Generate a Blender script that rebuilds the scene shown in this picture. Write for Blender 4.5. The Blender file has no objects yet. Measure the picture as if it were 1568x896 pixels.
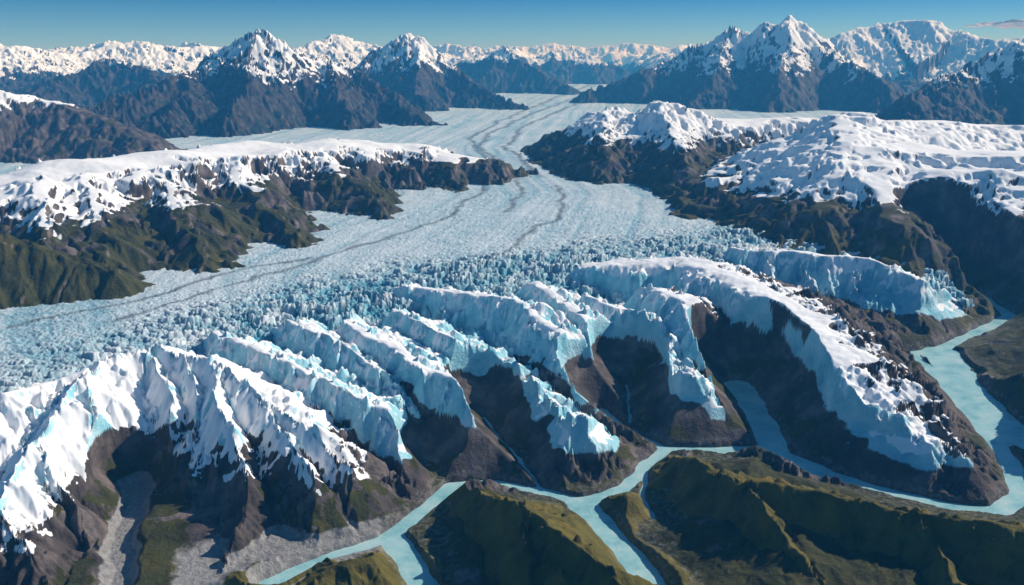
import bpy, math, time
import numpy as np
from concurrent.futures import ThreadPoolExecutor
from mathutils import Vector
T0=time.time()
F=np.float32
# ---------------------------------------------------------------- camera survey
CZ=3.0; FPX=1358.0; PITCH=math.radians(15.0)
cp,sp=math.cos(PITCH),math.sin(PITCH)
def ray(px,py):
    a=px-784.0; b=448.0-py
    return (a, cp*FPX+sp*b, -sp*FPX+cp*b)
def G(px,py,z):
    x,y,w=ray(px,py); t=(z-CZ)/w
    return (x*t,y*t,z)
def D(px,py,d):
    x,y,w=ray(px,py); t=d/math.hypot(x,y)
    return (x*t,y*t,CZ+w*t)
# ---------------------------------------------------------------- noise
def _h(ix,iy,seed):
    with np.errstate(over='ignore'):
        h=ix.astype(np.uint32)*np.uint32(374761393)+iy.astype(np.uint32)*np.uint32(668265263)+np.uint32(seed*2246822519%4294967296)
        h=(h^(h>>np.uint32(13)))*np.uint32(1274126177)
        h=h^(h>>np.uint32(16))
        h=h*np.uint32(2654435761); h=h^(h>>np.uint32(15))
    return h
def h2(ix,iy,seed):
    h=_h(ix,iy,seed)
    return (h&np.uint32(0xffff)).astype(F)*F(1/65535.), (h>>np.uint32(16)).astype(F)*F(1/65535.)
def pn(x,y,seed=0):
    fx=np.floor(x); fy=np.floor(y); ix=fx.astype(np.int64); iy=fy.astype(np.int64)
    x=(x-fx).astype(F); y=(y-fy).astype(F)
    u=x*x*x*(x*(x*6-15)+10); v=y*y*y*(y*(y*6-15)+10)
    def g(i,j):
        a,_=h2(ix+i,iy+j,seed); a=a*F(6.2831853)
        return np.cos(a)*(x-i)+np.sin(a)*(y-j)
    a=g(0,0);b=g(1,0);c=g(0,1);d=g(1,1)
    return (a+(b-a)*u+(c-a)*v+(a-b-c+d)*u*v)*F(1.5)
def fbm(x,y,o=4,seed=0):
    s=0;a=.5
    for i in range(o):
        s=s+a*pn(x,y,seed+i*7); x=x*2.03+11.3;y=y*2.03+4.7;a*=.5
    return s
def ridged(x,y,o=5,seed=0):
    s=0;a=.5;w=1.0
    for i in range(o):
        n=1-np.abs(pn(x,y,seed+i*5)); n=n*n*w; w=np.clip(n*1.6,0,1)
        s=s+a*n; x=x*2.05+3.1;y=y*2.05+8.9;a*=.5
    return s
def sm(x,a,b):
    t=np.clip((x-a)/(b-a),0,1); return t*t*(3-2*t)
def worley(x,y,seed):
    ix=np.floor(x).astype(np.int64);iy=np.floor(y).astype(np.int64)
    f1=np.full(x.shape,9,F);f2=f1.copy();rr=np.zeros(x.shape,F)
    for i in (-1,0,1):
        for j in (-1,0,1):
            a,b=h2(ix+i,iy+j,seed)
            dx=(ix+i+a-x).astype(F);dy=(iy+j+b-y).astype(F);d=dx*dx+dy*dy
            m=d<f1
            f2=np.where(m,f1,np.minimum(f2,d)); f1=np.where(m,d,f1); rr=np.where(m,(a*7.3+b*3.1)%1,rr)
    return np.sqrt(f1),np.sqrt(f2),rr.astype(F)
def erosion(x,y,dx,dy,seed):
    fx=np.floor(x);fy=np.floor(y);ix=fx.astype(np.int64);iy=fy.astype(np.int64)
    fx=(x-fx).astype(F);fy=(y-fy).astype(F)
    c=0;s=0;wt=0
    for i in range(-2,2):
        for j in range(-2,2):
            a,b=h2(ix-i,iy-j,seed)
            px=fx+i-a*F(.5);py=fy+j-b*F(.5)
            w=np.exp(-2*(px*px+py*py)); m=(px*dx+py*dy)*F(6.2831853)
            c=c+np.cos(m)*w; s=s-np.sin(m)*w; wt=wt+w
    return c/wt, s/wt
# ---------------------------------------------------------------- ridges
RG=[]
def ridge(name,pts,w,sL,sR,k,snow,sr,ice,grass,L,rough,cap=None):
    # cap: (fall depth of upper tier, slope below it)
    RG.append(dict(n=name,p=np.array(pts),w=w,sL=sL,sR=sR,k=k,q=(snow,sr,ice,grass,L,rough),cap=cap))
g=lambda *a:[G(*t) for t in a]
d=lambda *a:[D(*t) for t in a]
NO=99.
FQ=(2.2,.8,NO,.75,3.2,.85)
ridge('alpine_mountain',d((120,165,31),(220,135,34),(300,105,36),(345,80,37),(395,42,38),(440,78,38),(500,86,39),(560,115,38),(620,150,36),(660,178,33)),.0,.58,.54,.2,*FQ)
ridge('alpine_mountain',d((395,42,38),(375,110,34.5),(350,168,31)),.0,.64,.64,.15,*FQ)
ridge('alpine_mountain',d((500,86,39),(520,130,35),(540,172,32)),.0,.64,.64,.15,*FQ)
ridge('alpine_mountain',d((300,105,36),(270,145,32.5),(230,180,30.5)),.0,.66,.66,.15,*FQ)
ridge('pyramid_mountain',d((555,105,50),(590,80,50),(618,50,49),(650,78,48),(700,110,47),(745,135,45),(785,150,43)),.0,.60,.54,.2,*FQ)
ridge('pyramid_mountain',d((618,50,49),(640,105,45),(650,150,42)),.0,.66,.66,.2,*FQ)
ridge('headland_mountain',d((690,100,66),(740,85,66),(775,72,65),(815,95,64),(870,130,60)),.0,.55,.55,.25,2.6,.8,NO,.75,3.2,.75)
ridge('headland_mountain',d((800,85,84),(870,70,86),(930,92,84)),.0,.5,.5,.25,2.5,.9,NO,.6,3.2,.8)
ridge('horizon_mountain_range',d((780,72,150),(850,66,150),(900,74,150),(960,66,150),(1020,72,150),(1100,64,150)),.5,.4,.4,.4,1.5,.9,NO,.2,3.2,1.)
GQ=(2.3,1.0,NO,.75,3.2,.85)
ridge('great_mountain',d((925,130,50),(990,100,51),(1050,72,52),(1095,60,52),(1120,42,52),(1145,48,52),(1165,32,52),(1185,42,52),(1212,18,52),(1245,48,51),(1290,82,50),(1330,108,47),(1372,150,44)),.0,.64,.56,.2,*GQ)
ridge('great_mountain',d((1120,42,52),(1090,105,47),(1050,150,44)),.0,.70,.70,.2,*GQ)
ridge('great_mountain',d((1212,18,52),(1195,90,47),(1180,140,43)),.0,.70,.70,.2,*GQ)
ridge('snowy_range',d((1255,60,68),(1300,46,70),(1345,34,72),(1375,30,72),(1430,32,72),(1470,46,72),(1530,58,70),(1600,50,70),(1700,45,70)),.3,.55,.5,.4,1.0,.7,NO,.2,3.2,.8)
ridge('shadowed_mountain',d((1395,150,36),(1450,122,38),(1510,98,40),(1568,66,41),(1640,55,42),(1750,60,42)),.0,.6,.6,.25,2.1,.7,NO,.75,3.2,.8)
ridge('distant_mountain',d((40,140,44),(90,110,47),(150,82,49),(190,100,48),(240,120,45),(270,140,42)),.0,.55,.55,.25,2.4,.8,NO,.75,3.2,.8)
ridge('distant_mountain',d((-150,70,56),(-40,75,58),(40,68,60),(110,78,62),(180,68,64),(240,66,64),(330,72,66)),.3,.45,.4,.4,1.9,.8,NO,.6,3.2,.8)
ridge('distant_mountain',d((430,78,62),(480,60,64),(525,54,66),(575,66,66)),.0,.5,.5,.25,2.0,.9,NO,.6,3.2,.8)
# mid
ridge('brown_mountain',d((-160,120,28),(-60,128,28),(0,138,27),(60,152,27),(120,168,26),(180,190,25),(220,212,24)),.3,.5,.5,.15,1.7,.35,NO,.5,1.0,.9)
MQ=(.88,.16,NO,1.05,.8,1.0)
ridge('snow_plateau_mountain',d((-60,300,14),(60,276,14.6),(130,254,15.1),(210,243,15.9),(300,232,16.6),(410,218,18),(520,220,18.6),(600,222,19),(650,228,19.2),(690,240,19)),1.3,.6,.56,.15,*MQ)
for a in [((60,276,13.8),(75,310,12.9),(60,365,11.4)),((130,262,14.4),(150,310,12.7),(150,385,11.2)),((240,262,14.8),(270,300,13.0),(310,388,11.2)),((340,246,16),(395,300,14.0),(450,358,12.3)),((480,232,17.6),(530,268,15.8),(600,330,13.9)),((620,230,19),(665,258,18),(705,292,16.6)),((690,240,19),(735,262,18.3))]:
    ridge('snow_plateau_mountain',d(*a),.10,.5,.52,.12,.97,.18,NO,1.05,.8,1.)
ridge('green_hill',d((-150,340,11.2),(0,358,11),(70,378,10.8),(130,395,10.6),(175,412,10.4)),.1,.75,.68,.1,3,.2,NO,1.2,.6,.8)
TQ=(1.10,.28,NO,1.0,.9,1.0)
ridge('twin_peak_mountain',d((860,205,24),(905,172,23.5),(935,160,23),(965,170,22.5),(1003,153,22),(1040,162,22),(1080,178,22),(1130,190,23),(1200,186,25)),.15,.5,.49,.15,*TQ)
ridge('twin_peak_mountain',d((1003,153,22),(1030,195,20),(1050,240,17.8),(1060,275,16.8)),.1,.6,.6,.12,1.1,.3,NO,1.0,.9,1.)
ridge('twin_peak_mountain',d((935,160,23),(925,200,20.5),(930,240,18.6)),.1,.6,.6,.12,1.1,.3,NO,1.0,.9,1.)
ridge('twin_peak_mountain',d((1110,184,23),(1180,182,24),(1270,184,25)),1.2,.5,.5,.15,.9,.2,NO,.9,.9,.7)
DQ=(.93,.2,NO,1.0,.8,.6)
ridge('snow_dome_mountain',d((1215,215,18),(1260,185,18),(1300,168,18),(1340,180,18.5),(1400,185,19.5),(1480,188,21),(1568,190,22),(1700,190,22)),.5,.45,.42,.15,*DQ)
ridge('snow_dome_mountain',d((1300,168,18),(1290,220,15.6),(1275,270,14.2),(1255,315,13.2)),.25,.5,.5,.12,.98,.22,NO,1.0,.8,.85)
ridge('snow_dome_mountain',d((1330,212,16.6),(1400,224,16.4),(1470,228,16.4),(1540,230,16.4),(1650,235,16.4)),1.0,.5,.36,.3,.82,.18,NO,1.0,.8,.5)
ridge('snow_dome_mountain',d((1330,255,14.9),(1400,264,14.9),(1470,272,14.8),(1540,276,14.8),(1650,280,14.8)),.75,.5,.55,.35,.82,.18,NO,1.0,.8,.7)
ridge('snow_dome_mountain',d((1340,225,15.5),(1350,280,14),(1375,335,12.7)),.25,.55,.55,.12,.96,.22,NO,1.0,.8,1.)
ridge('snow_dome_mountain',d((1440,262,14.6),(1450,295,13.8),(1445,345,12.9)),.25,.55,.55,.12,.96,.22,NO,1.0,.8,1.)
ridge('snow_dome_mountain',d((1520,265,14.6),(1545,300,13.9),(1560,335,13.3)),.25,.55,.55,.12,.96,.22,NO,1.0,.8,1.)
ridge('dark_hill',g((1900,290,1.2),(1720,345,.95),(1620,390,.65),(1530,410,.25)),.1,.6,.6,.1,3,.2,NO,1.,.6,1.)
ridge('dark_hill',g((1900,480,1.1),(1720,500,.9),(1630,540,.6),(1570,570,.25)),.1,.7,.7,.1,3,.2,NO,1.,.6,1.)
# foreground massif
AQ=(.29,.07,.40,.8,.5,1.2)
AC=(.22,.70)
ridge('snow_ridge_mountain',g((235,532,.72),(320,550,.71),(400,594,.63),(470,655,.51),(550,722,.33),(630,798,.06)),.01,.5,1.0,.015,*AQ,cap=AC)
ridge('snow_ridge_mountain',g((228,534,.72),(258,600,.58),(250,665,.38),(225,725,.10)),.004,1.2,1.25,.01,*AQ,cap=AC)
ridge('snow_ridge_mountain',g((325,552,.71),(345,635,.57),(375,705,.40),(365,785,.24),(345,870,.08)),.004,1.15,1.3,.01,*AQ,cap=AC)
ridge('snow_ridge_mountain',g((400,594,.63),(440,668,.48),(490,735,.34),(535,835,.10)),.004,1.1,1.3,.01,*AQ,cap=AC)
ridge('snow_ridge_mountain',g((285,545,.71),(300,600,.57),(305,670,.38),(300,740,.18)),.002,1.25,1.3,.01,*AQ,cap=AC)
ridge('snow_ridge_mountain',g((235,532,.72),(170,548,.72),(100,602,.67),(45,680,.56),(-10,780,.44),(-70,880,.3)),.02,.75,.8,.015,*AQ,cap=AC)
ridge('snow_ridge_mountain',g((130,575,.70),(150,650,.51),(190,730,.22)),.002,1.0,1.15,.01,*AQ,cap=AC)
ridge('snow_ridge_mountain',g((60,660,.58),(100,740,.40),(150,840,.12)),.002,1.0,1.15,.01,*AQ,cap=AC)
ridge('snow_ridge_mountain',g((-10,780,.44),(40,835,.32),(110,910,.12)),.002,.9,.9,.01,*AQ,cap=AC)
ridge('snow_ridge_mountain',g((-200,600,.72),(-60,615,.72),(60,590,.66),(160,560,.68)),.08,.6,.6,.05,*AQ)
# ice lobes
LQ=(.34,.07,.20,.6,.5,1.75)
C1=(.25,.70)
ridge('glacier_lobe',g((330,507,.60),(460,560,.59),(560,614,.52),(640,652,.43),(720,700,.28),(800,742,.06)),.05,.42,1.35,.01,*LQ,cap=C1)
ridge('glacier_lobe',g((440,490,.61),(520,522,.60),(590,577,.50),(650,650,.28)),.04,.42,1.35,.01,*LQ,cap=C1)
ridge('glacier_lobe',g((530,490,.64),(640,554,.61),(740,602,.54),(850,632,.44),(940,662,.28),(1010,695,.06)),.07,.36,1.35,.01,*LQ,cap=C1)
ridge('glacier_lobe',g((600,472,.62),(700,522,.60),(790,582,.50),(850,625,.34)),.035,.42,1.35,.01,*LQ,cap=C1)
ridge('glacier_lobe',g((620,438,.62),(740,447,.69),(805,466,.70),(870,522,.61),(925,577,.44),(965,630,.12)),.09,.4,1.4,.01,*LQ,cap=C1)
ridge('glacier_lobe',g((820,432,.66),(900,490,.63),(1000,552,.56),(1080,592,.44),(1150,668,.08)),.09,.4,1.35,.01,*LQ,cap=C1)
ridge('glacier_lobe',g((900,455,.65),(980,480,.62),(1030,525,.5),(1060,560,.36)),.04,.45,1.2,.01,*LQ,cap=C1)
ridge('snow_dome_lobe',g((910,404,.64),(1050,397,.76),(1150,432,.77),(1230,490,.70),(1300,560,.60),(1370,625,.45),(1460,690,.25),(1555,770,.04)),.32,.36,1.2,.03,*LQ,cap=(.32,.68))
ridge('snow_dome_lobe',g((1010,440,.73),(1080,482,.69),(1170,552,.60),(1240,612,.48),(1345,652,.34)),.17,.4,1.4,.01,*LQ,cap=(.33,.68))
ridge('snow_dome_lobe',g((1230,490,.6),(1320,520,.45),(1420,600,.25),(1500,680,.06)),.06,.45,.8,.05,.7,.06,.7,.5,.5,1.)
ridge('ice_cliff_ridge',g((1120,380,.60),(1220,386,.67),(1320,394,.67),(1420,427,.56),(1485,465,.3),(1520,495,.05)),.09,.5,.9,.03,*LQ,cap=(.25,.6))
for a in [((1220,386,.66),(1240,430,.45)),((1290,390,.66),(1310,435,.45)),((1350,400,.62),(1370,440,.42)),((1170,384,.62),(1180,425,.45))]:
    ridge('ice_cliff_ridge',g(*a),.004,1.2,1.3,.01,*LQ)
LOBES=('glacier_lobe','snow_dome_lobe','ice_cliff_ridge')
# grassy hills
HQ=(3.,.2,NO,2.,.45,.85)
ridge('grassy_hill',g((690,742,.06),(730,748,.26),(800,775,.42),(880,835,.44),(960,900,.4),(1010,960,.3)),.02,.5,1.25,.02,*HQ)
ridge('grassy_hill',g((800,775,.42),(800,850,.3),(830,930,.2)),.005,.85,1.2,.02,*HQ)
ridge('grassy_hill',g((985,737,.06),(1040,700,.24),(1150,733,.40),(1350,772,.45),(1568,815,.5),(1800,860,.5)),.03,.5,1.3,.02,*HQ)
for a in [((1150,733,.40),(1195,810,.32),(1270,900,.22)),((1400,785,.45),(1440,850,.37),(1480,920,.3))]:
    ridge('grassy_hill',g(*a),.005,.8,1.35,.015,*HQ)
ridge('grassy_knoll',g((905,770,.12),(935,758,.19),(965,757,.14)),.03,.5,.6,.03,*HQ)
ridge('grassy_knoll',g((440,905,.14),(520,870,.19),(590,855,.16)),.05,.4,.5,.03,*HQ)
ridge('grassy_knoll',g((380,885,.14),(440,862,.14)),.04,.4,.4,.03,*HQ)
RIV=[([(415,896),(500,857),(590,828),(640,790),(690,745),(760,742),(830,754),(890,770),(960,748),(990,712),(1022,690)],.05),
 ([(1022,690),(960,660),(920,628)],.028),([(960,590),(965,650),(985,672)],.010),
 ([(1022,690),(1100,692),(1160,690),(1230,712),(1330,748),(1450,776),(1530,785),(1566,762),(1545,705),(1490,640),(1445,585),(1395,542),(1440,535),(1500,508),(1548,484),(1490,447),(1420,415)],.058),
 ([(890,770),(930,815),(985,875),(1005,905)],.07),([(600,825),(625,860),(650,905)],.07),
 ([(1440,540),(1470,590),(1520,640),(1600,690)],.15),([(1130,590),(1165,640),(1190,695),(1260,725)],.09),([(740,640),(790,700),(830,750)],.012),([(990,715),(985,760),(1000,800)],.014)]
RIV=[(np.array([G(a,b,0)[:2] for a,b in p]),w) for p,w in RIV]
GRV=[([(212,745),(200,790),(190,840),(180,910)],.055),([(440,862),(520,832),(610,803)],.04),([(655,710),(680,735),(640,775)],.04)]
GRV=[(np.array([G(a,b,0.03)[:2] for a,b in p]),w) for p,w in GRV]
def polyd(x,y,P):
    best=np.full(x.shape,1e9,F)
    for a,b in zip(P[:-1],P[1:]):
        dx,dy=b-a;L=dx*dx+dy*dy+1e-12
        t=np.clip(((x-a[0])*dx+(y-a[1])*dy)/L,0,1)
        best=np.minimum(best,(x-a[0]-t*dx)**2+(y-a[1]-t*dy)**2)
    return np.sqrt(best)
BND=np.array([G(a,b,.5)[:2] for a,b in [(-500,640),(0,592),(160,548),(350,497),(640,447),(940,402),(1150,372),(1400,385)]]+[(5.7,20.),(9.,23.),(20.,26.)])
COR=np.array([G(a,b,.5)[:2] for a,b in [(640,420),(800,300),(740,225),(820,170),(900,128),(905,117),(925,113)]])
MOR=[np.array([G(a,b,.5)[:2] for a,b in P]) for P in ([(905,130),(850,150),(760,188),(722,212),(745,245),(792,275),(795,300),(770,325)],[(850,285),(862,305),(855,335),(800,370),(740,400)],[(880,150),(800,180),(750,205),(735,225),(770,255)],[(0,500),(200,462),(330,425),(480,395)],[(900,140),(880,160),(800,195),(775,225),(830,270)],[(745,245),(740,290),(690,330),(560,375),(400,425),(180,490)])]
# ---------------------------------------------------------------- grid
NA,NR=1480,1950
AZ=math.radians(46); az=np.linspace(-AZ,AZ,NA); lr=np.linspace(math.log(3.0),math.log(230),NR)
def stageA(r0,r1):
    r=np.exp(lr[r0:r1])[:,None]
    X=(r*np.sin(az)[None]).ravel(); Y=(r*np.cos(az)[None]).ravel(); R=np.repeat(r.ravel(),NA)
    far=sm(R,18,40).astype(F)
    wx=.10*fbm(X/.7,Y/.7,3,1)*(1+2*sm(R,9,16))+far*1.2*fbm(X/7,Y/7,4,2); wy=.10*fbm(X/.7,Y/.7,3,31)*(1+2*sm(R,9,16))+far*1.2*fbm(X/7,Y/7,4,32)
    nearw=1-sm(R,8,12)
    wx=wx+nearw*.045*fbm(X/.16,Y/.16,2,3);wy=wy+nearw*.045*fbm(X/.16,Y/.16,2,33)
    x=X+wx;y=Y+wy
    s=(np.interp(x,BND[:,0],BND[:,1])-y)*.8
    s=s.astype(F)
    zg=(.5-.34*sm(s,-.1,1.8)+.02*fbm(X/2,Y/2,3,5)).astype(F)
    floor=np.where(s<0,zg-.25,zg-.25*(1-sm(s,.9,1.5))).astype(F)
    dr=np.full(R.shape,9.,F)
    if R[0]<14:
        for Pl,w_ in RIV:
            dr=np.minimum(dr,polyd(X,Y,Pl)-w_)
    flat=1-sm(x,-1.5,-.9)
    floor=np.maximum(np.where(s>1.3,0,floor),.03+(.20*sm(dr,.02,.8)+.07*fbm(x/.35,y/.35,4,9)*sm(dr,.05,.3))*(1-.6*flat)).astype(F)
    H=floor.copy(); P=[np.full(H.shape,v,F) for v in (9.,.2,.16,.0,.3,.5)]
    P[3]=(.85*(1-flat)+.6*flat).astype(F)
    own=np.zeros(H.shape,np.int16)
    W=np.zeros(H.shape,F)
    dc=polyd(X,Y,COR)
    m=sm(R,56,74)*sm(dc,2.0,8)
    hr=(.2+(1.2+3.4*ridged(x/13,y/13,5,40)*(.75+.5*fbm(X/30,Y/30,2,77)))*m).astype(F)
    t=np.clip(.5+.5*(hr-H)/.2,0,1)*(R>50)
    own[t>.5]=len(RG)+1
    H=H+(hr-H)*t+.2*t*(1-t)
    for i,v in enumerate((1.8,.9,NO,.5,3.2,.9)): P[i]+= (v-P[i])*t
    W=np.maximum(W,t)
    for ri,Rg in enumerate(RG):
        p=Rg['p']; lobe=Rg['n'] in LOBES
        reach=Rg['w']+p[:,2].max()/min(Rg['sL'],Rg['sR'])+.5
        q=(x>p[:,0].min()-reach)&(x<p[:,0].max()+reach)&(y>p[:,1].min()-reach)&(y<p[:,1].max()+reach)
        idx=np.nonzero(q)[0]
        if idx.size==0: continue
        xs=x[idx];ys=y[idx]
        best=np.full(xs.shape,1e9);zt=np.zeros(xs.shape);sd=zt.copy()
        for a,b in zip(p[:-1],p[1:]):
            dx,dy=b[0]-a[0],b[1]-a[1];L=dx*dx+dy*dy+1e-12
            t=np.clip(((xs-a[0])*dx+(ys-a[1])*dy)/L,0,1)
            ex=xs-a[0]-t*dx;ey=ys-a[1]-t*dy;dd=ex*ex+ey*ey
            mm=dd<best
            best=np.where(mm,dd,best);zt=np.where(mm,a[2]+t*(b[2]-a[2]),zt)
            sd=np.where(mm,(dx*ey-dy*ex)/np.sqrt(L)/(np.sqrt(dd)+1e-6),sd)
        dd=np.sqrt(best);sl=Rg['sR']+(Rg['sL']-Rg['sR'])*(sd*.5+.5)
        w=Rg['w']*(.7+.9*fbm(xs/.5,ys/.5,2,ri+900)) if Rg['w']>0 else dd*0+1e-4
        w=np.maximum(w,1e-4)
        fall=np.where(dd<w,.12*sl*dd*dd/w,.12*sl*w+sl*(dd-w))
        if Rg['cap']:
            cd,cs=Rg['cap']; cdn=cd*(.85+1.0*fbm(xs/.3,ys/.3,3,ri+500))
            cdn=np.where(sl<.8,cdn*.6,cdn)
            fall=np.where(fall>cdn,cdn+(fall-cdn)*np.where(sl<cs,1.,cs/sl),fall)
        h=(zt-fall).astype(F)
        Hh=H[idx];k=Rg['k'];t=np.clip(.5+.5*(h-Hh)/k,0,1).astype(F)
        H[idx]=Hh+(h-Hh)*t+k*t*(1-t)
        for i,v in enumerate(Rg['q']):
            if lobe and Rg['cap'] and i==0: v=np.maximum(zt-np.where(sl<.8,.17,.20),.22)
            if lobe and Rg['cap'] and i==2:
                v=np.maximum(zt-Rg['cap'][0]*.9-.3*(1-sm(s[idx],1.2,2.2))+.12*fbm(xs/.25,ys/.25,3,ri+700),.16)
                if Rg['n']=='snow_dome_lobe': v=np.where((sl<.8)&(s[idx]>.8),NO,v)
            P[i][idx]+=((v-P[i][idx])*t).astype(F)
        W[idx]=np.maximum(W[idx]*(1-t)+t,t)
        o=own[idx];o[t>.5]=ri+1;own[idx]=o
    return X,Y,R,s,zg,H,own,W,P
def par(fn,n=NR,ch=50):
    with ThreadPoolExecutor(8) as ex:
        fs=[ex.submit(fn,a,min(a+ch,n)) for a in range(0,n,ch)]
        return [f_.result() for f_ in fs]
res=par(stageA)
cat=lambda i:np.concatenate([r[i] for r in res]).reshape(NR,NA)
X,Y,R,s,zg,H,own,W=[cat(i) for i in range(8)]
P=[np.concatenate([r[8][i] for r in res]).reshape(NR,NA) for i in range(6)]
del res
print('stageA',time.time()-T0)
isl=np.array([False]+[r['n'] in LOBES for r in RG]+[False])[own]
dv=lr[1]-lr[0];da=az[1]-az[0]
sa=np.sin(az)[None];ca=np.cos(az)[None]
def grad(Z):
    gr=np.gradient(Z,dv,axis=0)/R; ga=np.gradient(Z,da,axis=1)/R
    return (gr*sa+ga*ca).astype(F),(gr*ca-ga*sa).astype(F)
gx,gy=grad(H)
def stageB(r0,r1):
    sl=slice(r0,r1)
    x=X[sl];y=Y[sl];h=H[sl].copy();ax=gx[sl].copy();ay=gy[sl].copy();L=P[4][sl];ro=P[5][sl]
    Rm=R[r0,0]
    far=sm(R[sl],18,40); mid=sm(R[sl],10,14)*(1-sm(R[sl],24,34))
    h=h+np.minimum(ro,1)*(W[sl]>.02)*(.05*fbm(x/.5,y/.5,4,60)*sm(h,.02,.25)*(1-.6*mid)+mid*.24*fbm(x/2.0,y/2.0,2,63)*sm(h,.55,.9)+far*sm(h,.3,2.)*(.5*ridged(x/6,y/6,4,50)-.3))
    acc=np.zeros_like(h)
    for i,wl in enumerate((3.2,1.6,.8,.4,.2,.1,.05)):
        if wl<R[r0,0]*.0045: break
        on=sm(L*1.25,wl*.7,wl*1.1)
        if on.max()<=0: continue
        g0=np.sqrt(ax*ax+ay*ay)+1e-6
        sc=np.minimum(g0/.25,1.1)/g0
        dx=-ay*sc;dy=ax*sc
        c,s_=erosion(x/wl,y/wl,dx,dy,100+i)
        if i<6: c=.4*c+.6*(1.05-2*np.sqrt(np.clip((1-c)/2,0,1)+.002))
        A=.105*wl*on*ro*np.minimum(g0/.45,1.)*sm(g0,.08+.18*mid,.35+.2*mid)
        A=A*(1,1,1,1.25,1.2,.9,.6)[i]*(1+.15*mid)
        if wl<1.5: A=A*(1-.3*far)
        acc=acc+A*c
        f=A*6.28/wl*.6
        ax=ax+f*s_*dx;ay=ay+f*s_*dy
    fade=sm(h,.03,.14) if Rm<14 else 1.0
    h=h+(acc-.005)*np.clip(W[sl]*1.5,.3,1)*fade
    h=h+.003*fbm(x/.06,y/.06,3,70)
    if Rm<16:
        wx=x+.03*fbm(x/.25,y/.25,3,80);wy=y+.03*fbm(x/.25,y/.25,3,81)
        for Pl,w in GRV:
            dd=polyd(wx+.05*fbm(x/.3,y/.3,2,87),wy,Pl); e=np.maximum(dd-w*(1+fbm(x/.2,y/.2,2,88)),0)
            h=np.minimum(h,.032+.006*fbm(x/.05,y/.05,3,83)+1.0*e+5*np.maximum(e-.2,0))
        for Pl,w in RIV:
            dd=polyd(wx,wy,Pl)
            w=w*(1+.5*fbm(x/.4,y/.4,3,89))
            e=np.maximum(dd-w*1.4,0)
            tgt=np.where(dd<w,-.02,-.02+.045*sm(dd,w,w*1.6)+.9*e+4*np.maximum(e-.3,0))
            h=np.minimum(h,tgt)
    return h.astype(F),(acc/(.13*np.maximum(L,.2))).astype(F)
rb_=par(stageB)
H2=np.concatenate([r[0] for r in rb_]);ACC=np.concatenate([r[1] for r in rb_])
print('stageB',time.time()-T0)
gx,gy=grad(H2); slope=np.sqrt(gx*gx+gy*gy)
def stageC(r0,r1):
    sl=slice(r0,r1);x=X[sl];y=Y[sl];h=H2[sl];S=slope[sl];snowl,sr,icel,gl,L,ro=[p[sl] for p in P];gu=ACC[sl];lb=isl[sl]
    far=sm(R[sl],18,40);near=1-sm(R[sl],9,13);mid=(1-near)*(1-sm(R[sl],24,34))
    n1=fbm(x/.35,y/.35,5,200);n2=fbm(x/3,y/3,5,210)
    n=n1*(1-far)+n2*far
    pen=np.where(lb,2.2*np.maximum(S-.82,0),1.6*np.maximum(S-.62-.35*near-.2*far-.3*mid,0))
    snow=np.minimum((h-snowl)/sr,1.8)+(1.0-.35*mid)*n-.9*gu*(1-.6*lb)*(1-.5*mid)-pen
    ice=sm((h-icel)/.06+1.3*n1,-.5,.7)*(icel<50)
    ice=ice*np.where(W[sl]>.3,1,sm(h,.14,.24)*sm(s[sl],1.9,1.3))
    snow=sm(snow,-.12,.28)
    hr_=np.where(snowl<8,h/np.maximum(snowl,.3),.3)
    grass=sm(gl-.35-.45*hr_*(gl<1.5)+.9*fbm(x/.5,y/.5,4,220)+.5*n1+.2*gu-.5*np.maximum(S-.65,0),-.12,.2)
    grav=(1-sm(h,.05,.11))*(R[sl]<14)*(.4+.8*(1-sm(x,-1.2,-.7)))
    s0=s[sl];z0=zg[sl]
    lat=sm(x,-4.2,-1.8)*.75+.25
    amp=np.where(s0<-.3,np.exp(-((s0+.3)/.8)**2),1.)*lat
    u=x+.12*fbm(x/.5,y/.5,3,300);v=y+.12*fbm(x/.5,y/.5,3,301)
    f1,f2,rr=worley(u/.15,v/.085,5)
    b1=(rr*.9+.1)*sm(f2-f1,.02,.22)
    f1b,f2b,rb=worley(u/.05+5,v/.04,6)
    b2=(rb*.7+.3)*sm(f2b-f1b,.02,.35)
    b3=1-np.abs(fbm(x/.09,y/.09,4,305))*2.2
    a1=.13*amp*(.35+.9*sm(fbm(x/1.1,y/1.1,3,310),-.3,.3))
    dc=polyd(x,y,COR)
    st=fbm((dc+.3*fbm(x/4,y/4,3,330))/.30,y/14,4,331)
    up=1-amp
    patch=sm(fbm(x/1.6,y/2.5,3,340),-.25,.25)
    gz=z0+a1*(b1-.3)+(.006+.004*patch+.020*amp)*(b2-.4)+(.007+.005*patch+.015*amp)*(b3-.5)+.012*fbm(x/.5,y/.5,3,312)+.02*st*up
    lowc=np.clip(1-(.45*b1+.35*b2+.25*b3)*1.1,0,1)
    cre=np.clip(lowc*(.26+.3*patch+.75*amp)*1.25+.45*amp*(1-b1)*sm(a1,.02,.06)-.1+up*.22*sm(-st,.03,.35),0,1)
    mo=np.zeros_like(h)
    for Pl in MOR:
        dd=polyd(u+.25*fbm(x/2,y/2,3,320),v,Pl); mo=np.maximum(mo,np.exp(-(dd/(.018+.0022*R[sl]))**2)*(.9+.7*fbm(x/.3,y/.3,3,321)))
    return snow,ice,grass,grav,gz,cre,np.clip(mo,0,1)*(1-.6*amp),st
res=par(stageC)
snow,ice,grass,grav,gz,cre,mor,stp=[np.concatenate([r[i] for r in res]).astype(F).reshape(NR,NA) for i in range(8)]
print('stageC',time.time()-T0)
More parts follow.
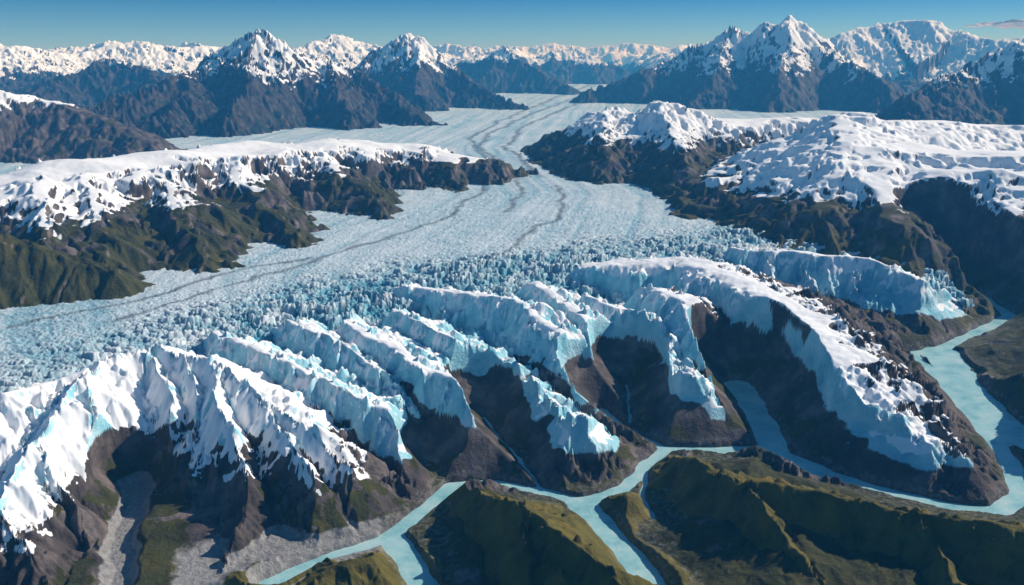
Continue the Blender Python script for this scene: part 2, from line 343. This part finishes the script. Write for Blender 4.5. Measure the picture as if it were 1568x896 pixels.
# ---------------------------------------------------------------- mesh build
I=np.arange(NR*NA).reshape(NR,NA)
Q=np.stack([I[:-1,:-1],I[:-1,1:],I[1:,1:],I[1:,:-1]],-1).reshape(-1,4)
def build(name,Z,faces,attrs,mat):
    used=np.unique(faces); mp=np.full(NR*NA,-1,np.int64); mp[used]=np.arange(used.size)
    fc=mp[faces].astype(np.int32)
    me=bpy.data.meshes.new(name)
    nf=fc.shape[0]
    me.vertices.add(used.size); me.loops.add(nf*4); me.polygons.add(nf)
    co=np.stack([X.ravel()[used],Y.ravel()[used],Z.ravel()[used]],-1).astype(F)
    me.vertices.foreach_set('co',co.ravel())
    me.loops.foreach_set('vertex_index',fc.ravel())
    me.polygons.foreach_set('loop_start',np.arange(0,nf*4,4,dtype=np.int32))
    me.update(calc_edges=True)
    me.polygons.foreach_set('use_smooth',np.ones(nf,dtype=bool))
    at=me.color_attributes.new('mask','FLOAT_COLOR','POINT')
    at.data.foreach_set('color',np.stack([a.ravel()[used] for a in attrs],-1).astype(F).ravel())
    me.materials.append(mat)
    ob=bpy.data.objects.new(name,me); bpy.context.scene.collection.objects.link(ob)
    return ob
# ---------------------------------------------------------------- materials
class NT:
    def __init__(s,name):
        s.m=bpy.data.materials.new(name); s.m.use_nodes=True; s.t=s.m.node_tree; s.b=s.t.nodes['Principled BSDF']
    def n(s,ty,**k):
        nd=s.t.nodes.new(ty)
        for a,b in k.items():
            if a in nd.inputs.keys(): nd.inputs[a].default_value=b
            else: setattr(nd,a,b)
        return nd
    def l(s,a,b): s.t.links.new(a,b)
    def noise(s,scale,detail=6,rough=.6,vec=None):
        nd=s.n('ShaderNodeTexNoise'); nd.inputs['Scale'].default_value=scale;nd.inputs['Detail'].default_value=detail;nd.inputs['Roughness'].default_value=rough
        s.l(vec or s.pos,nd.inputs['Vector']); return nd.outputs[0]
    def math(s,op,a,b=None,c=None,clamp=False):
        nd=s.n('ShaderNodeMath',operation=op,use_clamp=clamp)
        for i,v in enumerate((a,b,c)):
            if v is None: continue
            if hasattr(v,'is_linked'): s.l(v,nd.inputs[i])
            else: nd.inputs[i].default_value=v
        return nd.outputs[0]
    def mix(s,f,a,b):
        nd=s.n('ShaderNodeMix',data_type='RGBA')
        for i,v in ((0,f),(6,a),(7,b)):
            if hasattr(v,'is_linked'): s.l(v,nd.inputs[i])
            elif i==0: nd.inputs[0].default_value=v
            else: nd.inputs[i].default_value=(*v,1)
        return nd.outputs[2]
    def ramp(s,f,*st):
        nd=s.n('ShaderNodeValToRGB');e=nd.color_ramp.elements
        while len(e)<len(st): e.new(.5)
        for q,(p,c) in zip(e,st): q.position=p;q.color=(*c,1)
        s.l(f,nd.inputs[0]);return nd.outputs[0]
    def start(s):
        s.pos=s.n('ShaderNodeNewGeometry').outputs['Position']
        a=s.n('ShaderNodeVertexColor',layer_name='mask'); sc=s.n('ShaderNodeSeparateColor'); s.l(a.outputs[0],sc.inputs[0])
        s.R,s.Gc,s.B=sc.outputs; s.A=a.outputs[1]
def land_mat(name,grassc,rk=1.):
    m=NT(name);m.start()
    nf=m.noise(28,5,.68); nm=m.noise(4,5,.65)
    def edge(a,amt=.5,k=5):
        v=m.math('MULTIPLY_ADD',m.math('SUBTRACT',nf,.5),amt,a)
        return m.math('MULTIPLY_ADD',m.math('SUBTRACT',v,.5),k,.5,clamp=True)
    sc_=lambda *c:tuple(v*rk for v in c)
    rock=m.ramp(nm,(.3,sc_(.028,.025,.025)),(.5,sc_(.095,.079,.074)),(.7,sc_(.28,.23,.21)))
    rock=m.mix(m.math('MULTIPLY',nf,.5),rock,sc_(.055,.046,.042))
    gr=m.ramp(nm,(.32,tuple(c*.45 for c in grassc)),(.52,grassc),(.72,(grassc[0]*1.7,grassc[1]*1.35,grassc[2]*1.1)))
    c=m.mix(edge(m.B),rock,gr)
    gv=m.ramp(nf,(.3,(.17,.165,.16)),(.7,(.36,.35,.34)))
    c=m.mix(edge(m.A,.5,4),c,gv)
    ic=m.ramp(nm,(.3,(.16,.48,.61)),(.5,(.38,.70,.78)),(.7,(.70,.86,.90)))
    c=m.mix(edge(m.Gc,.6,4),c,ic)
    sn=m.ramp(nm,(.3,(.88,.89,.90)),(.65,(.94,.93,.92)))
    sf=edge(m.R,.55,6)
    c=m.mix(sf,c,sn)
    m.l(c,m.b.inputs['Base Color']); m.b.inputs['Roughness'].default_value=.8
    m.b.inputs['Specular IOR Level'].default_value=.12
    bp=m.n('ShaderNodeBump');bp.inputs['Distance'].default_value=.02
    m.l(m.math('MULTIPLY_ADD',sf,-.82,.95),bp.inputs['Strength'])
    m.l(nf,bp.inputs['Height']);m.l(bp.outputs[0],m.b.inputs['Normal'])
    return m.m
mat_land=land_mat('alpine_ground',(.052,.055,.016))
mat_far=land_mat('shaded_far_slope',(.018,.032,.030),.5)  # blue shade of far flanks painted into darker rock and grass colours
mat_hill=land_mat('tundra_ground',(.118,.102,.020))
gm=NT('glacier_ice');gm.start()
nf=gm.noise(40,5,.68);nm=gm.noise(7,5,.65)
base=gm.ramp(nm,(.3,(.36,.49,.54)),(.55,(.55,.66,.70)),(.75,(.78,.84,.86)))
base=gm.mix(gm.math('MULTIPLY',gm.A,.65,clamp=True),base,(.73,.79,.82))
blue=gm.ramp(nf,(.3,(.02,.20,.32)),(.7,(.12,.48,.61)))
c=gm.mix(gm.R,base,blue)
c=gm.mix(gm.math('MULTIPLY',gm.Gc,.9),c,(.12,.15,.17))
c=gm.mix(gm.B,c,(.90,.90,.90))
gm.l(c,gm.b.inputs['Base Color']);gm.b.inputs['Roughness'].default_value=.6;gm.b.inputs['Specular IOR Level'].default_value=.25
bp=gm.n('ShaderNodeBump');bp.inputs['Distance'].default_value=.02;bp.inputs['Strength'].default_value=.8
gm.l(nf,bp.inputs['Height']);gm.l(bp.outputs[0],gm.b.inputs['Normal'])
# ---------------------------------------------------------------- objects
FARN=('alpine_mountain','pyramid_mountain','headland_mountain','great_mountain','snowy_range','shadowed_mountain','distant_mountain','horizon_mountain_range')
names=['valley_floor']+[r['n'] for r in RG]+['horizon_mountain_range']
uniq=list(dict.fromkeys(names)); nid=np.array([uniq.index(n) for n in names])
fo=nid[own.ravel()[Q[:,0]]]
Hf=H2.ravel();gzf=gz.ravel();Sf=s.ravel()
under=(Hf[Q]<-.015).all(1)
hid=((Hf[Q]<gzf[Q]-.12).all(1))&(Sf[Q].max(1)<0)
for i,n in enumerate(uniq):
    fm=(fo==i)&~under&~hid
    if fm.sum()==0: continue
    build(n,H2,Q[fm],(snow,ice,grass,grav),mat_hill if 'grassy' in n else (mat_far if n in FARN else mat_land))
gf=(gzf[Q]>Hf[Q]-.05).any(1)&(Sf[Q].max(1)<1.4)
snowg=sm(fbm(X/.8,Y/.8,4,400),.1,.35)*sm(s,-.6,.3)*.7
stv=np.clip(.42+stp*2.0,0,1)
build('glacier',gz,Q[gf],(cre,mor,snowg,stv),gm.m)
print('mesh',time.time()-T0)
def sheet(name,x0,x1,y0,y1,z,mat):
    me=bpy.data.meshes.new(name);me.from_pydata([(x0,y0,z),(x1,y0,z),(x1,y1,z),(x0,y1,z)],[],[(0,1,2,3)]);me.materials.append(mat)
    o=bpy.data.objects.new(name,me);bpy.context.scene.collection.objects.link(o);return o
wm=NT('glacial_meltwater');wm.pos=wm.n('ShaderNodeNewGeometry').outputs['Position']
c=wm.ramp(wm.noise(4.5,7,.7),(.35,(.18,.42,.46)),(.5,(.32,.57,.58)),(.68,(.52,.66,.64)))
wm.l(c,wm.b.inputs['Base Color']);wm.b.inputs['Roughness'].default_value=.35;wm.b.inputs['Specular IOR Level'].default_value=.3
bp=wm.n('ShaderNodeBump');bp.inputs['Distance'].default_value=.002;bp.inputs['Strength'].default_value=.3
wm.l(wm.noise(60,3,.5),bp.inputs['Height']);wm.l(bp.outputs[0],wm.b.inputs['Normal'])
sheet('river',-8,16,1.5,20,.0,wm.m)
gr=NT('bedrock');gr.b.inputs['Base Color'].default_value=(.09,.1,.1,1);gr.b.inputs['Roughness'].default_value=.9
sheet('ground',-600,600,-40,700,-.06,gr.m)
# cloud
import bmesh,random
random.seed(5)
bm=bmesh.new()
for i in range(70):
    t=random.random();px=1478+t*170
    prof=math.sin(min(1,t*1.5)*1.9)
    p=D(px,40-random.random()*7*prof,80)
    rr=random.uniform(.10,.34)*(.4+prof)
    g0=bmesh.ops.create_icosphere(bm,subdivisions=3,radius=rr)
    for v in g0['verts']:
        nz=1+.25*math.sin(v.co.x*11+i)*math.sin(v.co.z*13+i*2)
        v.co=Vector((v.co.x*2.2*nz+p[0],v.co.y*nz+p[1]+random.uniform(-.03,.03),v.co.z*.6*nz+p[2]))
me=bpy.data.meshes.new('cloud');bm.to_mesh(me);bm.free()
for p_ in me.polygons:p_.use_smooth=True
cm=NT('cloud_white');cm.b.inputs['Base Color'].default_value=(.95,.95,.95,1);cm.b.inputs['Roughness'].default_value=1
tl=cm.n('ShaderNodeBsdfTranslucent');tl.inputs[0].default_value=(.95,.95,.95,1)
ms=cm.n('ShaderNodeMixShader');ms.inputs[0].default_value=.5
cm.l(cm.b.outputs[0],ms.inputs[1]);cm.l(tl.outputs[0],ms.inputs[2]);cm.l(ms.outputs[0],cm.t.nodes['Material Output'].inputs[0])
me.materials.append(cm.m);o=bpy.data.objects.new('cloud',me);bpy.context.scene.collection.objects.link(o)
# haze: air volume
bm=bmesh.new();bmesh.ops.create_cube(bm,size=1)
for v in bm.verts: v.co=Vector((v.co.x*500,v.co.y*330+130,v.co.z*5.6+2.4))
me=bpy.data.meshes.new('atmosphere_haze');bm.to_mesh(me);bm.free()
hm=bpy.data.materials.new('air');hm.use_nodes=True;t=hm.node_tree
t.nodes.remove(t.nodes['Principled BSDF']);out=t.nodes['Material Output']
sc=t.nodes.new('ShaderNodeVolumeScatter');sc.inputs['Color'].default_value=(.07,.45,1,1);sc.inputs['Density'].default_value=.0120
t.links.new(sc.outputs[0],out.inputs['Volume'])
me.materials.append(hm);o=bpy.data.objects.new('atmosphere_haze',me);bpy.context.scene.collection.objects.link(o)
# ---------------------------------------------------------------- light
scn=bpy.context.scene
w=bpy.data.worlds.new('World');scn.world=w;w.use_nodes=True;t=w.node_tree
bg=t.nodes['Background'];bg.inputs['Strength'].default_value=.10
el=math.radians(33);sa_=math.radians(64) # azimuth clockwise from +Y
sk=t.nodes.new('ShaderNodeTexSky');sk.sky_type='NISHITA';sk.sun_disc=False;sk.sun_elevation=el;sk.sun_rotation=sa_;sk.altitude=1500;sk.air_density=1.0;sk.dust_density=0;sk.ozone_density=1.5
tc=t.nodes.new('ShaderNodeTexCoord');sx=t.nodes.new('ShaderNodeSeparateXYZ');t.links.new(tc.outputs['Generated'],sx.inputs[0])
rp=t.nodes.new('ShaderNodeValToRGB');e=rp.color_ramp.elements
e[0].position=0;e[0].color=(.40,.66,1,1);e[1].position=.065;e[1].color=(.06,.29,.66,1)
e2=e.new(.3);e2.color=(.30,.74,1,1)
mp=t.nodes.new('ShaderNodeMath');mp.operation='MAXIMUM';mp.inputs[1].default_value=0;t.links.new(sx.outputs[2],mp.inputs[0]);t.links.new(mp.outputs[0],rp.inputs[0])
mx=t.nodes.new('ShaderNodeMix');mx.data_type='RGBA';mx.blend_type='MULTIPLY';mx.inputs[0].default_value=1
t.links.new(sk.outputs[0],mx.inputs[6]);t.links.new(rp.outputs[0],mx.inputs[7]);t.links.new(mx.outputs[2],bg.inputs['Color'])
L=bpy.data.lights.new('sun','SUN');L.energy=5;L.angle=math.radians(.5);L.color=(1,.96,.90)
lo=bpy.data.objects.new('sun',L);scn.collection.objects.link(lo)
sv=Vector((math.cos(el)*math.sin(sa_),math.cos(el)*math.cos(sa_),math.sin(el)))
lo.rotation_euler=sv.to_track_quat('Z','Y').to_euler()
cam=bpy.data.cameras.new('camera');co=bpy.data.objects.new('camera',cam);scn.collection.objects.link(co)
co.location=(0,0,CZ);co.rotation_euler=(math.radians(90)-PITCH,0,0)
cam.sensor_width=36;cam.lens=36*FPX/1568;cam.clip_start=.05;cam.clip_end=2000
scn.camera=co
scn.view_settings.view_transform='Standard';scn.view_settings.look='None';scn.view_settings.exposure=0
print('done',time.time()-T0)
